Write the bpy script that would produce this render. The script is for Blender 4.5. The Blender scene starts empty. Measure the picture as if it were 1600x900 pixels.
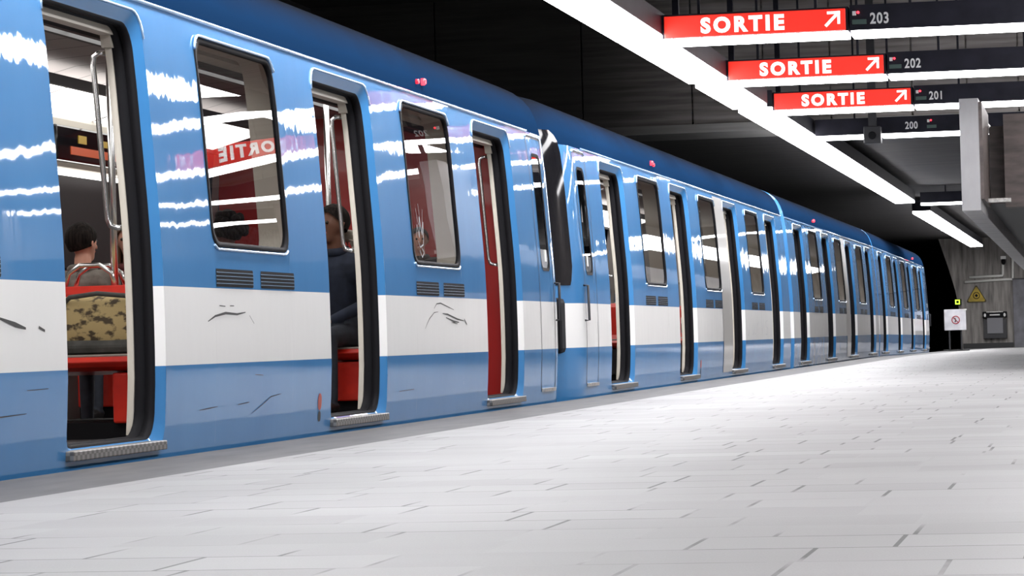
import bpy, bmesh, math, random
from mathutils import Vector, Matrix, noise
random.seed(7)
PI = math.pi
DO = 1.34
C = bpy.context.scene.collection
S = bpy.context.scene

# ------------------------------------------------------------------ camera, world, exposure
F = 4870.0
fy = Vector((925, 57, F)).normalized()
rho = .028
up = Vector((-rho, -1, (925*rho+57)/F)).normalized()
ex = fy.cross(up)
Rm = Matrix((ex, fy, up))                       # columns below: world axes in camera (right, down, forward)
cam = bpy.data.objects.new('camera', bpy.data.cameras.new('camera'))
right = Vector((ex[0], fy[0], up[0])); down = Vector((ex[1], fy[1], up[1])); fwd = Vector((ex[2], fy[2], up[2]))
M = Matrix.Identity(4)
for i in range(3):
    M[i][0] = right[i]; M[i][1] = -down[i]; M[i][2] = -fwd[i]
M.translation = Vector((0, 0, .469))
cam.matrix_world = M
cam.data.sensor_width = 36; cam.data.lens = F/1600*36
cam.data.clip_start = .05; cam.data.clip_end = 400
C.objects.link(cam); S.camera = cam

W = bpy.data.worlds.new('world'); S.world = W; W.use_nodes = True
W.node_tree.nodes['Background'].inputs[0].default_value = (.5, .55, .65, 1)
W.node_tree.nodes['Background'].inputs[1].default_value = .002
S.view_settings.view_transform = 'Standard'; S.view_settings.look = 'None'
S.view_settings.exposure = 0.0; S.view_settings.gamma = 1
S.view_settings.use_curve_mapping = False
LAMP = 24.0       # long tube diffusers
ROWLAMP = 15.0    # crosswise diffusers
LAMP2 = 17.5      # high strip along the middle of the platform
CARLAMP = 3.0    # luminous ceiling panels inside the cars

# ------------------------------------------------------------------ materials
def srgb(r, g, b):
    f = lambda c: (c/255/12.92) if c/255 <= .04045 else ((c/255+.055)/1.055)**2.4
    return (f(r), f(g), f(b), 1)
def mat(name, col, rough=.5, metal=0, coat=0, emis=None, est=0, spec=.5):
    m = bpy.data.materials.new(name); m.use_nodes = True
    b = m.node_tree.nodes['Principled BSDF']
    b.inputs['Base Color'].default_value = col; b.inputs['Roughness'].default_value = rough
    b.inputs['Metallic'].default_value = metal; b.inputs['Coat Weight'].default_value = coat
    b.inputs['Coat Roughness'].default_value = .03; b.inputs['Specular IOR Level'].default_value = spec
    if emis: b.inputs['Emission Color'].default_value = emis; b.inputs['Emission Strength'].default_value = est
    return m
def nd(m, t, **k):
    n = m.node_tree.nodes.new(t)
    for a, v in k.items(): setattr(n, a, v)
    return n
def ln(m, a, b): m.node_tree.links.new(a, b)
def pb(m): return m.node_tree.nodes['Principled BSDF']
def noisy(m, c1, c2, scale=(1, 1, 1), sc=5, detail=6, lo=.35, hi=.65, bump=0, bd=.01):
    tc = nd(m, 'ShaderNodeTexCoord'); mp = nd(m, 'ShaderNodeMapping'); mp.inputs['Scale'].default_value = scale
    n = nd(m, 'ShaderNodeTexNoise'); n.inputs['Scale'].default_value = sc; n.inputs['Detail'].default_value = detail
    r = nd(m, 'ShaderNodeValToRGB'); r.color_ramp.elements[0].color = c1; r.color_ramp.elements[1].color = c2
    r.color_ramp.elements[0].position = lo; r.color_ramp.elements[1].position = hi
    ln(m, tc.outputs['Object'], mp.inputs[0]); ln(m, mp.outputs[0], n.inputs[0]); ln(m, n.outputs[0], r.inputs[0])
    ln(m, r.outputs[0], pb(m).inputs['Base Color'])
    if bump:
        b = nd(m, 'ShaderNodeBump'); b.inputs['Strength'].default_value = bump; b.inputs['Distance'].default_value = bd
        ln(m, n.outputs[0], b.inputs['Height']); ln(m, b.outputs[0], pb(m).inputs['Normal'])
    return m

def paint_mat(name, white):
    """car paint: blue with one white band between two heights, glossy and slightly wavy sheet metal"""
    m = mat(name, srgb(80, 140, 195), .5, 0, .8, spec=.05)
    tc = nd(m, 'ShaderNodeTexCoord')
    sp = nd(m, 'ShaderNodeSeparateXYZ'); ln(m, tc.outputs['Object'], sp.inputs[0])
    blue = nd(m, 'ShaderNodeValToRGB'); bn = nd(m, 'ShaderNodeTexNoise'); bn.inputs['Scale'].default_value = 1.3; bn.inputs['Detail'].default_value = 8
    blue.color_ramp.elements[0].color = srgb(58, 122, 178); blue.color_ramp.elements[1].color = srgb(66, 130, 186)
    blue.color_ramp.elements[0].position = .35; blue.color_ramp.elements[1].position = .65
    ln(m, tc.outputs['Object'], bn.inputs[0]); ln(m, bn.outputs[0], blue.inputs[0])
    out = blue.outputs[0]
    if white:
        a = nd(m, 'ShaderNodeMath', operation='GREATER_THAN'); a.inputs[1].default_value = ZB+.402
        b = nd(m, 'ShaderNodeMath', operation='LESS_THAN'); b.inputs[1].default_value = ZB+.757
        c = nd(m, 'ShaderNodeMath', operation='MULTIPLY')
        ln(m, sp.outputs[2], a.inputs[0]); ln(m, sp.outputs[2], b.inputs[0]); ln(m, a.outputs[0], c.inputs[0]); ln(m, b.outputs[0], c.inputs[1])
        mx = nd(m, 'ShaderNodeMix', data_type='RGBA'); ln(m, c.outputs[0], mx.inputs[0]); ln(m, out, mx.inputs[6]); mx.inputs[7].default_value = (.88, .88, .87, 1)
        out = mx.outputs[2]
    # dried drips and smears: worn lighter patches low on the skirt
    ln(m, out, pb(m).inputs['Base Color'])
    mp = nd(m, 'ShaderNodeMapping'); mp.inputs['Scale'].default_value = (1, 1.0, .35)
    n1 = nd(m, 'ShaderNodeTexNoise'); n1.inputs['Scale'].default_value = 2.4; n1.inputs['Detail'].default_value = 3.5; n1.inputs['Roughness'].default_value = .55
    ln(m, tc.outputs['Object'], mp.inputs[0]); ln(m, mp.outputs[0], n1.inputs[0])
    bp = nd(m, 'ShaderNodeBump'); bp.inputs['Strength'].default_value = .15; bp.inputs['Distance'].default_value = .018
    ln(m, n1.outputs[0], bp.inputs['Height']); ln(m, bp.outputs[0], pb(m).inputs['Coat Normal'])
    return m
ZB = 1.12
PAINT = paint_mat('blue_and_white_car_paint', True)
BLUE = paint_mat('blue_car_paint', False)
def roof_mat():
    m = mat('dull_blue_roof_paint_shaded', srgb(52, 104, 164), .8, spec=0)
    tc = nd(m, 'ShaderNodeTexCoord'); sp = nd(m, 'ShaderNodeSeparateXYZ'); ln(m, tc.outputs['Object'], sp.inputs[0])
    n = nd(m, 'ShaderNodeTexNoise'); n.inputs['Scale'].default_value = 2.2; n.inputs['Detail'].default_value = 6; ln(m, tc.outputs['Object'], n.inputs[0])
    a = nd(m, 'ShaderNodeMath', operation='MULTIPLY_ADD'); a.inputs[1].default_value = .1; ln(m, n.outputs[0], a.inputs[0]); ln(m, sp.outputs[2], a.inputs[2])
    r = nd(m, 'ShaderNodeMapRange'); r.inputs[1].default_value = ZB+2.2; r.inputs[2].default_value = ZB+2.42; ln(m, a.outputs[0], r.inputs[0])  # shade on the upper roof is painted in, blue fading to near-black
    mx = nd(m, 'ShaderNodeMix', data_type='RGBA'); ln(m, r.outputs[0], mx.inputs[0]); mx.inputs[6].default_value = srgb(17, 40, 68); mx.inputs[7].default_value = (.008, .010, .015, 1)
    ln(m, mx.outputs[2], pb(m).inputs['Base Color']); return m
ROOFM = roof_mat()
def tread_mat():
    m = mat('worn_tread_plate', (.5, .49, .47, 1), .4, .6)
    tc = nd(m, 'ShaderNodeTexCoord'); w = nd(m, 'ShaderNodeTexChecker'); w.inputs['Scale'].default_value = 34; ln(m, tc.outputs['Object'], w.inputs[0])
    w.inputs[1].default_value = (.26, .25, .24, 1); w.inputs[2].default_value = (.13, .125, .12, 1); ln(m, w.outputs[0], pb(m).inputs['Base Color']); return m
TREAD = tread_mat()
GREYP = mat('unpainted_grey_panel', (.5, .49, .47, 1), .3, 0, .6)
BLACK = mat('black_rubber', (.008, .008, .01, 1), .7, spec=.15)
DARK = mat('dark_metal', (.02, .02, .024, 1), .5)
CHROME = mat('brushed_steel', (.7, .7, .7, 1), .22, 1)
ALU = noisy(mat('worn_aluminium', (.5, .49, .47, 1), .4, .7), (.3, .29, .28, 1), (.6, .59, .57, 1), (1, 1, 1), 30, 4)
LIP = mat('pale_blue_lip', srgb(170, 200, 232), .2, .4, .8)
BEIGE = mat('beige_interior_panel', srgb(196, 190, 178), .5)
GREYI = mat('grey_interior_panel', srgb(150, 144, 142), .5)
REDI = mat('red_interior_panel', srgb(158, 20, 17), .4, 0, .3)
SEATR = noisy(mat('red_moulded_seat', srgb(215, 40, 22), .38, 0, .3), srgb(196, 30, 16), srgb(226, 48, 28), (1, 1, 1), 6)
SEATG = mat('grey_seat_edge', srgb(150, 140, 134), .6)
FLOORI = noisy(mat('car_floor', (.1, .1, .1, 1), .5), (.04, .04, .045, 1), (.12, .12, .12, 1), (1, 1, 1), 60)
LUMI = mat('luminous_ceiling', (.8, .8, .8, 1), .6, emis=(1, .985, .95, 1), est=CARLAMP)
def ceiling_slat_mat():
    m = mat('grey_slatted_ceiling', srgb(140, 132, 130), .55)
    tc = nd(m, 'ShaderNodeTexCoord'); sp = nd(m, 'ShaderNodeSeparateXYZ'); ln(m, tc.outputs['Object'], sp.inputs[0])
    mo = nd(m, 'ShaderNodeMath', operation='PINGPONG'); mo.inputs[1].default_value = .22; ln(m, sp.outputs[1], mo.inputs[0])
    lt = nd(m, 'ShaderNodeMath', operation='LESS_THAN'); lt.inputs[1].default_value = .008; ln(m, mo.outputs[0], lt.inputs[0])
    mx = nd(m, 'ShaderNodeMix', data_type='RGBA'); ln(m, lt.outputs[0], mx.inputs[0]); mx.inputs[6].default_value = srgb(140, 132, 130); mx.inputs[7].default_value = (.01, .01, .012, 1)
    ln(m, mx.outputs[2], pb(m).inputs['Base Color']); return m
CEILI = ceiling_slat_mat()
def glass_mat(name, tint, ior=1.55):
    m = bpy.data.materials.new(name); m.use_nodes = True
    nt = m.node_tree; nt.nodes.remove(pb(m)); out = nt.nodes['Material Output']
    t = nd(m, 'ShaderNodeBsdfTransparent'); t.inputs[0].default_value = tint
    g = nd(m, 'ShaderNodeBsdfGlossy'); g.inputs['Roughness'].default_value = .0
    f = nd(m, 'ShaderNodeFresnel'); f.inputs[0].default_value = ior
    mx = nd(m, 'ShaderNodeMixShader'); ln(m, f.outputs[0], mx.inputs[0]); ln(m, t.outputs[0], mx.inputs[1]); ln(m, g.outputs[0], mx.inputs[2]); ln(m, mx.outputs[0], out.inputs[0])
    return m
GLASS = glass_mat('car_window_glass', (.8, .8, .8, 1), 1.6)
DGLASS = glass_mat('dark_cab_glass', (.22, .22, .24, 1), 1.6)
REDLED = mat('red_indicator', (.6, 0, 0, 1), .4, emis=(1, .03, .05, 1), est=5)
WHITEP = mat('white_enamel', srgb(226, 226, 224), .4)
SCREENB = mat('black_screen', (.006, .006, .008, 1), .06, spec=.3)
ORANGE = mat('orange_screen_band', (.3, .04, .01, 1), .4, emis=(1, .16, .03, 1), est=.22)
YELLOWD = mat('yellow_screen_mark', (.3, .2, .01, 1), .4, emis=(1, .55, .08, 1), est=.12)
GLAREL = mat('window_glare', (.8, .8, .8, 1), .5, emis=(1, .99, .96, 1), est=3.0)  # glow for the imitated reflection in the far car window
DIFF = mat('fluorescent_diffuser', (.9, .9, .9, 1), .6, emis=(1, .985, 1.0, 1), est=LAMP)
DIFF2 = mat('fluorescent_diffuser_high', (.9, .9, .9, 1), .6, emis=(1, .985, 1.0, 1), est=LAMP2)
DIFFR = mat('fluorescent_diffuser_crosswise', (.9, .9, .9, 1), .6, emis=(1, .985, 1.0, 1), est=ROWLAMP)
HOUS = noisy(mat('dark_painted_housing', (.02, .02, .03, 1), .5, spec=.15), (.009, .009, .015, 1), (.016, .016, .025, 1), (1, 1, 1), 4)
REDS = mat('backlit_red_sign', (.6, .02, .01, 1), .35, emis=(1, .035, .02, 1), est=.72)
WLET = mat('backlit_white_lettering', (.9, .9, .9, 1), .4, emis=(1, .93, .88, 1), est=1.0)
GREYL = mat('grey_lettering', srgb(222, 222, 222), .5)
PLATE = mat('dark_green_plate', srgb(62, 84, 78), .4)
MARK = mat('black_scuff', (.04, .04, .04, 1), .7)
TAGM = mat('faint_grey_marker', srgb(158, 160, 164), .6)
RUST = mat('rusty_red_key_mark', srgb(178, 84, 72), .5)

def concrete(name, c1, c2, axis, track_gloom=True):
    """board-marked concrete; grain runs along `axis`"""
    m = mat(name, c1, .75)
    sc = {'x': (.5, 6, 9), 'z': (5, 5, .6), 'y': (6, .5, 6)}[axis]
    noisy(m, c1, c2, sc, 1.6, 8, .3, .7, .5, .02)
    if track_gloom:
        # unlit gloom above the track is painted in: colour darkens toward that side
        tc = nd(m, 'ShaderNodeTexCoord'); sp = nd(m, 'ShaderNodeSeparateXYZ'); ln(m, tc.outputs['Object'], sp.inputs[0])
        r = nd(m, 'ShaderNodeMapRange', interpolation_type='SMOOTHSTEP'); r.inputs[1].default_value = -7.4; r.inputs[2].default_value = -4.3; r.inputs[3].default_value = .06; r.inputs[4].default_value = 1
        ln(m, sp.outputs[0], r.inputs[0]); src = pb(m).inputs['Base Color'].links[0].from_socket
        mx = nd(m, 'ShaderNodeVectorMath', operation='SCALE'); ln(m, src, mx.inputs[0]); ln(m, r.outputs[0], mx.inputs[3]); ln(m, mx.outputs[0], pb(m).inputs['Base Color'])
    return m
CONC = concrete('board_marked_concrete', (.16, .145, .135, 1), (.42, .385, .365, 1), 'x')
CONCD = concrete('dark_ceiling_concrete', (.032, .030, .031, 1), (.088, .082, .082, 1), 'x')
CONCW = concrete('stained_wall_concrete', (.12, .112, .108, 1), (.40, .375, .35, 1), 'z', False)
CONCL = concrete('pale_concrete_edge', (.36, .35, .33, 1), (.5, .49, .47, 1), 'x')
TRACK = mat('dark_track_bed', (.02, .02, .021, 1), .8)

def floor_mat():
    m = mat('pale_granite_paving', (.6, .6, .6, 1), .5, spec=.2)
    tc = nd(m, 'ShaderNodeTexCoord')
    br = nd(m, 'ShaderNodeTexBrick'); br.inputs['Scale'].default_value = 1
    br.inputs['Brick Width'].default_value = .46; br.inputs['Row Height'].default_value = .40
    br.inputs['Mortar Size'].default_value = .006; br.inputs['Mortar Smooth'].default_value = .1; br.offset = .37; br.squash = .7; br.squash_frequency = 3
    br.inputs['Color1'].default_value = (1, 1, 1, 1); br.inputs['Color2'].default_value = (0, 0, 0, 1); br.inputs['Mortar'].default_value = (.5, .5, .5, 1)
    rot = nd(m, 'ShaderNodeMapping'); rot.inputs['Rotation'].default_value = (0, 0, 0)
    ln(m, tc.outputs['Object'], rot.inputs[0]); ln(m, rot.outputs[0], br.inputs[0])
    # which joints have opened up and hold dirt
    n = nd(m, 'ShaderNodeTexNoise'); n.inputs['Scale'].default_value = 1.0; n.inputs['Detail'].default_value = 3
    ln(m, tc.outputs['Object'], n.inputs[0])
    r = nd(m, 'ShaderNodeMapRange'); r.inputs[1].default_value = .45; r.inputs[2].default_value = .56; ln(m, n.outputs[0], r.inputs[0])
    n2 = nd(m, 'ShaderNodeTexNoise'); n2.inputs['Scale'].default_value = .35; n2.inputs['Detail'].default_value = 5
    sm = nd(m, 'ShaderNodeMapping'); sm.inputs['Scale'].default_value = (.6, 2.2, 1); ln(m, tc.outputs['Object'], sm.inputs[0]); ln(m, sm.outputs[0], n2.inputs[0])
    gr = nd(m, 'ShaderNodeTexNoise'); gr.inputs['Scale'].default_value = 190; gr.inputs['Detail'].default_value = 2; ln(m, tc.outputs['Object'], gr.inputs[0])
    v = nd(m, 'ShaderNodeMath', operation='MULTIPLY_ADD'); v.inputs[1].default_value = .035; v.inputs[2].default_value = .105
    bw = nd(m, 'ShaderNodeSeparateColor'); ln(m, br.outputs['Color'], bw.inputs[0]); ln(m, bw.outputs[0], v.inputs[0])
    v2 = nd(m, 'ShaderNodeMath', operation='MULTIPLY_ADD'); v2.inputs[1].default_value = .11; ln(m, n2.outputs[0], v2.inputs[0]); ln(m, v.outputs[0], v2.inputs[2])
    v3 = nd(m, 'ShaderNodeMath', operation='MULTIPLY_ADD'); v3.inputs[1].default_value = .06; ln(m, gr.outputs[0], v3.inputs[0]); ln(m, v2.outputs[0], v3.inputs[2])
    jm = nd(m, 'ShaderNodeMath', operation='MULTIPLY'); ln(m, br.outputs['Fac'], jm.inputs[0]); ln(m, r.outputs[0], jm.inputs[1])
    jk = nd(m, 'ShaderNodeMath', operation='MULTIPLY_ADD'); jk.inputs[1].default_value = -.88; jk.inputs[2].default_value = 1; ln(m, jm.outputs[0], jk.inputs[0])
    v4 = nd(m, 'ShaderNodeMath', operation='MULTIPLY'); ln(m, v3.outputs[0], v4.inputs[0]); ln(m, jk.outputs[0], v4.inputs[1])
    cc = nd(m, 'ShaderNodeCombineColor')
    for i, k in enumerate((1.0, .99, .995)):
        q = nd(m, 'ShaderNodeMath', operation='MULTIPLY'); q.inputs[1].default_value = k; ln(m, v4.outputs[0], q.inputs[0]); ln(m, q.outputs[0], cc.inputs[i])
    ln(m, cc.outputs[0], pb(m).inputs['Base Color'])
    bp = nd(m, 'ShaderNodeBump'); bp.inputs['Strength'].default_value = .25; bp.inputs['Distance'].default_value = .002; ln(m, gr.outputs[0], bp.inputs['Height']); ln(m, bp.outputs[0], pb(m).inputs['Normal'])
    return m
FLOORM = floor_mat()
EDGEM = noisy(mat('grey_granite_edge', (.25, .25, .25, 1), .6, spec=.25), (.034, .034, .037, 1), (.066, .065, .067, 1), (2.5, .5, 1), 3, 8, .3, .7)

# ------------------------------------------------------------------ mesh helpers
class MB:
    def __init__(s): s.v = []; s.f = []; s.sm = []; s.n = None
    def quad(s, a, b, c, d, sm=False):
        i = len(s.v); s.v += [a, b, c, d]; s.f.append((i, i+1, i+2, i+3)); s.sm.append(sm)
    def poly(s, pts): i = len(s.v); s.v += list(pts); s.f.append(tuple(range(i, i+len(pts)))); s.sm.append(False)
    def box(s, x0, x1, y0, y1, z0, z1, mp=None):
        p = [(x, y, z) for x in (x0, x1) for y in (y0, y1) for z in (z0, z1)]
        if mp: p = [mp(*q) for q in p]
        i = len(s.v); s.v += p
        for q in ((0, 1, 3, 2), (4, 6, 7, 5), (0, 4, 5, 1), (2, 3, 7, 6), (0, 2, 6, 4), (1, 5, 7, 3)): s.f.append(tuple(i+k for k in q)); s.sm.append(False)
        return s
    def tube(s, pts, r, n=10, closed=False):
        pts = [Vector(p) for p in pts]; rings = []
        u = None
        for k, p in enumerate(pts):
            a = pts[max(k-1, 0)]; b = pts[min(k+1, len(pts)-1)]; t = (b-a).normalized()
            if u is None: u = t.orthogonal().normalized()
            u = (u - t*u.dot(t)).normalized(); w = t.cross(u)
            rr = r[k] if isinstance(r, (list, tuple)) else r
            base = len(s.v)
            for j in range(n):
                an = 2*PI*j/n; s.v.append(tuple(p+(u*math.cos(an)+w*math.sin(an))*rr))
            rings.append(base)
        for a, b in zip(rings, rings[1:]):
            for j in range(n): s.f.append((a+j, a+(j+1) % n, b+(j+1) % n, b+j)); s.sm.append(True)
        s.f.append(tuple(rings[0]+j for j in range(n))[::-1]); s.sm.append(False)
        s.f.append(tuple(rings[-1]+j for j in range(n))); s.sm.append(False)
        return s
    def lathe(s, prof, mtx, n=20):
        """prof: (r, h) along local z"""
        rings = []
        for r, h in prof:
            base = len(s.v)
            for j in range(n):
                an = 2*PI*j/n; s.v.append(tuple(mtx @ Vector((r*math.cos(an), r*math.sin(an), h))))
            rings.append(base)
        for a, b in zip(rings, rings[1:]):
            for j in range(n): s.f.append((a+j, a+(j+1) % n, b+(j+1) % n, b+j)); s.sm.append(True)
        s.f.append(tuple(rings[0]+j for j in range(n))[::-1]); s.sm.append(False); s.f.append(tuple(rings[-1]+j for j in range(n))); s.sm.append(False)
        return s
    def strip(s, A, B, closed=True, sm=True):
        """quads between two equal-length point lists"""
        i = len(s.v); n = len(A); s.v += list(A)+list(B)
        for k in range(n if closed else n-1):
            k2 = (k+1) % n; s.f.append((i+k, i+k2, i+n+k2, i+n+k)); s.sm.append(sm)
        return s
    def build(s, name, m, parent=None, flip=None, loc=(0, 0, 0), bevel=0, recalc=True):
        vs = s.v; fs = s.f
        if flip is not None: vs = [(x, flip-y, z) for x, y, z in vs]; fs = [f[::-1] for f in fs]
        me = bpy.data.meshes.new(name); me.from_pydata([tuple(v) for v in vs], [], fs)
        me.polygons.foreach_set('use_smooth', s.sm)
        if recalc:
            bm = bmesh.new(); bm.from_mesh(me); bmesh.ops.remove_doubles(bm, verts=bm.verts, dist=.0002); bmesh.ops.recalc_face_normals(bm, faces=bm.faces); bm.to_mesh(me); bm.free()
        me.materials.append(m)
        o = bpy.data.objects.new(name, me); C.objects.link(o); o.location = loc
        if parent: o.parent = parent
        if bevel:
            b = o.modifiers.new('bevel', 'BEVEL'); b.width = bevel; b.segments = 2; b.limit_method = 'ANGLE'
        return o
def tag(o, label=None, cat=None, group=None, kind=None):
    if label: o['label'] = label
    if cat: o['category'] = cat
    if group: o['group'] = group
    if kind: o['kind'] = kind
    return o
def thing(name, loc, label, cat, group=None, rz=0):
    o = bpy.data.objects.new(name, None); C.objects.link(o); o.location = loc; o.rotation_euler = (0, 0, rz); o.empty_display_size = .1
    return tag(o, label, cat, group)
def struct(name, mb, m, **k): o = mb.build(name, m, **k); o['kind'] = 'structure'; return o
def copy_tree(o, parent=None):
    c = o.copy(); C.objects.link(c); c.parent = parent
    for ch in list(o.children): copy_tree(ch, c)
    return c
def text_mesh(name, body, size, m, parent, mtx, bold=0, ext=.002, width=1, spacing=1.0):
    cu = bpy.data.curves.new(name, 'FONT'); cu.body = body; cu.size = size; cu.extrude = ext; cu.offset = bold; cu.align_x = 'LEFT'; cu.space_character = spacing; cu.resolution_u = 4
    t = bpy.data.objects.new(name, cu); C.objects.link(t)
    dg = bpy.context.evaluated_depsgraph_get(); dg.update()
    me = bpy.data.meshes.new_from_object(t.evaluated_get(dg)); bpy.data.objects.remove(t)
    me.transform(mtx @ Matrix.Diagonal((width, 1, 1, 1))); me.materials.clear(); me.materials.append(m); me.name = name
    o = bpy.data.objects.new(name, me); C.objects.link(o)
    if parent: o.parent = parent
    return o
FACE_CAM = Matrix.Rotation(PI/2, 4, 'X')        # text standing upright, read by someone looking along +Y

# ------------------------------------------------------------------ setting
def grade(y): return 0 if y < 57 else -.0042*(y-57)
def slab(x0, x1, ys, ztop, zbot):
    b = MB(); r = []
    for y in ys:
        g = grade(y); r.append([(x0, y, ztop+g), (x1, y, ztop+g), (x1, y, zbot), (x0, y, zbot)])
    for a, c in zip(r, r[1:]): b.strip(a, c, True, False)
    b.poly(r[0]); b.poly(r[-1][::-1]); return b
YS = [-8, 10, 30, 50, 57, 70, 85, 101.2]
struct('floor', slab(-3.47, 4.6, YS, 0, -1.12), FLOORM)
struct('trim_1', slab(-4.07, -3.47, YS, 0, -1.12), EDGEM)
struct('floor_track', MB().box(-11, -4.07, -12, 140, -1.32, -1.12), TRACK)
struct('wall_track', MB().box(-11.3, -11, -12, 140, -1.32, 5.6), TRACK)
struct('wall_right', MB().box(4.6, 4.9, -12, 102, -1.32, 5.6), CONC)
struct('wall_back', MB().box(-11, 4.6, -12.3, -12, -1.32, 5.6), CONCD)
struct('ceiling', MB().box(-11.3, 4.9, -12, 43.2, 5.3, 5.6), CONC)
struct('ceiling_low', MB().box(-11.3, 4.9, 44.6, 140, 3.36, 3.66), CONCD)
# bulkhead face with cast joints
b = MB(); xs = [-11.3, -9.2, -7.1, -5.55, -4.55, -3.62, -3.05, -2.5, -1.75, -1.05, -.45, .6, 1.8, 3.2, 4.9]
for a, c in zip(xs, xs[1:]): b.box(a+.012, c-.012, 43.2, 43.5, 3.4, 5.3)
b.box(-11.3, 4.9, 43.26, 44.6, 3.45, 5.3)
struct('wall_bulkhead', b, CONC)
struct('trim_2', MB().box(-11.3, 4.9, 43.15, 44.62, 3.3, 3.42), CONCL)
# end wall beside the tunnel mouth
b = MB(); out = []
for z, x in ((-.6, -4.5), (.6, -4.5), (1.1, -4.56), (1.7, -4.66), (2.4, -4.85), (3.36, -5.15)): out.append((x, z))
fr = [(x, 101, z) for x, z in out]+[(4.6, 101, 3.36), (4.6, 101, -.6)]
bk = [(x, 101.5, z) for x, _, z in fr]
b.strip(fr, bk, True, False); b.poly(fr); b.poly(bk[::-1]); struct('wall_end', b, CONCW)
struct('wall_tunnel_end', MB().box(-11, -2, 139.7, 140, -1.32, 3.4), TRACK)
struct('baseboard_end', MB().box(-4.45, -2.86, 100.93, 101, -.19, -.02), mat('dark_wall_base', (.03, .03, .032, 1), .6))
# concrete guide tracks the tyres run on
struct('trim_3', MB().box(-6.45, -6.2, -12, 140, -1.12, -1.02).box(-4.5, -4.25, -12, 140, -1.12, -1.02), TRACK)

# ------------------------------------------------------------------ ceiling lights
def long_light(y0, y1, label, x=-3.83, z=3.0, w=.2):
    t = thing('ceiling_light', (x, y0, z), label, 'light', 'fluorescent lights along the platform edge')
    L = y1-y0
    h = MB().box(-w, w, 0, L, .05, .24)
    h.build('housing', HOUS, t)
    MB().box(-w+.01, w-.01, .02, L-.02, .0, .05).build('diffuser', DIFF if w < .25 else DIFF2, t)
    n = max(1, int(L/4.6)); rd = MB()
    top = (5.3 if y1 < 43 else 3.36)-3.0
    for i in range(n):
        y = L*(i+.5)/n; tp = (5.3 if y+y0 < 43.1 else (3.36 if y+y0 > 44.7 else 3.3))-z
        MB().box(-.03, .03, y-.03, y+.03, .24, tp).build('hanger', HOUS, t)
    return t
long_light(-6, 31.1, 'long fluorescent strip over the platform edge, nearest run of tubes at top centre')
long_light(31.55, 34.85, 'short fluorescent strip over the platform edge between two gaps in the run')
long_light(35.35, 62.6, 'long fluorescent strip over the platform edge beyond the short piece')
long_light(68.3, 98, 'farthest fluorescent strip of the run, above the end of the train')

long_light(3, 20, 'high fluorescent strip along the middle of the platform, right of the view and nearest', .45, 3.85, .3)
long_light(20.4, 42.6, 'high fluorescent strip along the middle of the platform, right of the view before the bulkhead', .45, 3.85, .3)
long_light(59.5, 98, 'low fluorescent strip along the middle of the platform beyond the hanging walkway', .45, 3.0, .3)

TXT = [(.0, 'S'), (.155, 'O'), (.315, 'R'), (.455, 'T'), (.575, 'I'), (.64, 'E')]
def exit_sign(y, x0, label):
    t = thing('exit_sign', (x0, y, 2.97), label, 'sign', 'red exit signs on the crosswise lights')
    L = 1.585
    MB().box(0, L, 0, .38, .04, .245).build('housing', HOUS, t)
    MB().box(.02, L-.02, -.012, 0, .045, .23).build('red_face', REDS, t, bevel=.006)['label'] = 'glowing red face'
    MB().box(.01, L-.01, .0, .37, .0, .04).build('diffuser', DIFFR, t)
    tt = text_mesh('lettering', 'SORTIE', .172, WLET, t, Matrix.Translation((.335, -.014, .08)) @ FACE_CAM, .0088, .002, 1.02, 1.32)
    b = MB()
    def seg(p, q, w):
        p = Vector(p); q = Vector(q); d = (q-p).normalized(); n = Vector((-d[1], d[0]))*w/2
        b.poly([(p[0]+n[0], -.0155, p[1]+n[1]), (q[0]+n[0], -.0155, q[1]+n[1]), (q[0]-n[0], -.0155, q[1]-n[1]), (p[0]-n[0], -.0155, p[1]-n[1])])
    seg((1.395, .085), (1.5, .19), .026); seg((1.41, .197), (1.52, .197), .024); seg((1.508, .209), (1.508, .1), .024)
    b.build('arrow', WLET, t)['label'] = 'white arrow pointing up and right'
    for hx in (.3, 1.3): MB().box(hx-.012, hx+.012, .15, .174, .245, 5.3-2.97).build('hanger', HOUS, t)
    return t
def cross_light(y, x0, x1, num, label, numx=.17, ledx=.08, ytop=5.3, gap=None):
    t = thing('crosswise_light', (x0, y, 2.97), label, 'light', 'dark crosswise light troughs over the platform')
    L = x1-x0
    MB().box(0, L, 0, .38, .04, .255).build('housing', HOUS, t)
    if gap:
        MB().box(.01, gap[0], .0, .37, .0, .04).build('diffuser', DIFFR, t); MB().box(gap[1], L-.01, .0, .37, .0, .04).build('diffuser', DIFFR, t)
    else: MB().box(.01, L-.01, .0, .37, .0, .04).build('diffuser', DIFFR, t)
    if num:
        text_mesh('number', num, .128, GREYL, t, Matrix.Translation((numx, -.004, .092)) @ FACE_CAM, .0032, .002, .78, 1.12)
        MB().box(ledx-.055, ledx-.025, -.03, 0, .165, .2).build('sensor_block', GREYL, t)
        MB().lathe([(.011, 0), (.011, .02), (.006, .026)], Matrix.Translation((ledx-.008, 0, .19)) @ Matrix.Rotation(PI/2, 4, 'X'), 12).build('red_lamp', REDLED, t)
        MB().box(ledx-.06, ledx+.06, -.012, 0, .09, .13).build('plate', PLATE, t)
    k = 0
    while .5+k*2.2 < L:
        hx = .5+k*2.2; MB().box(hx-.012, hx+.012, .15, .174, .255, ytop-2.97).build('hanger', HOUS, t); k += 1
    return t
rows = [(26.37, '203', 'the nearest in view'), (31.0, '202', 'the middle one'), (35.4, '201', 'the lowest and farthest')]
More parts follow.
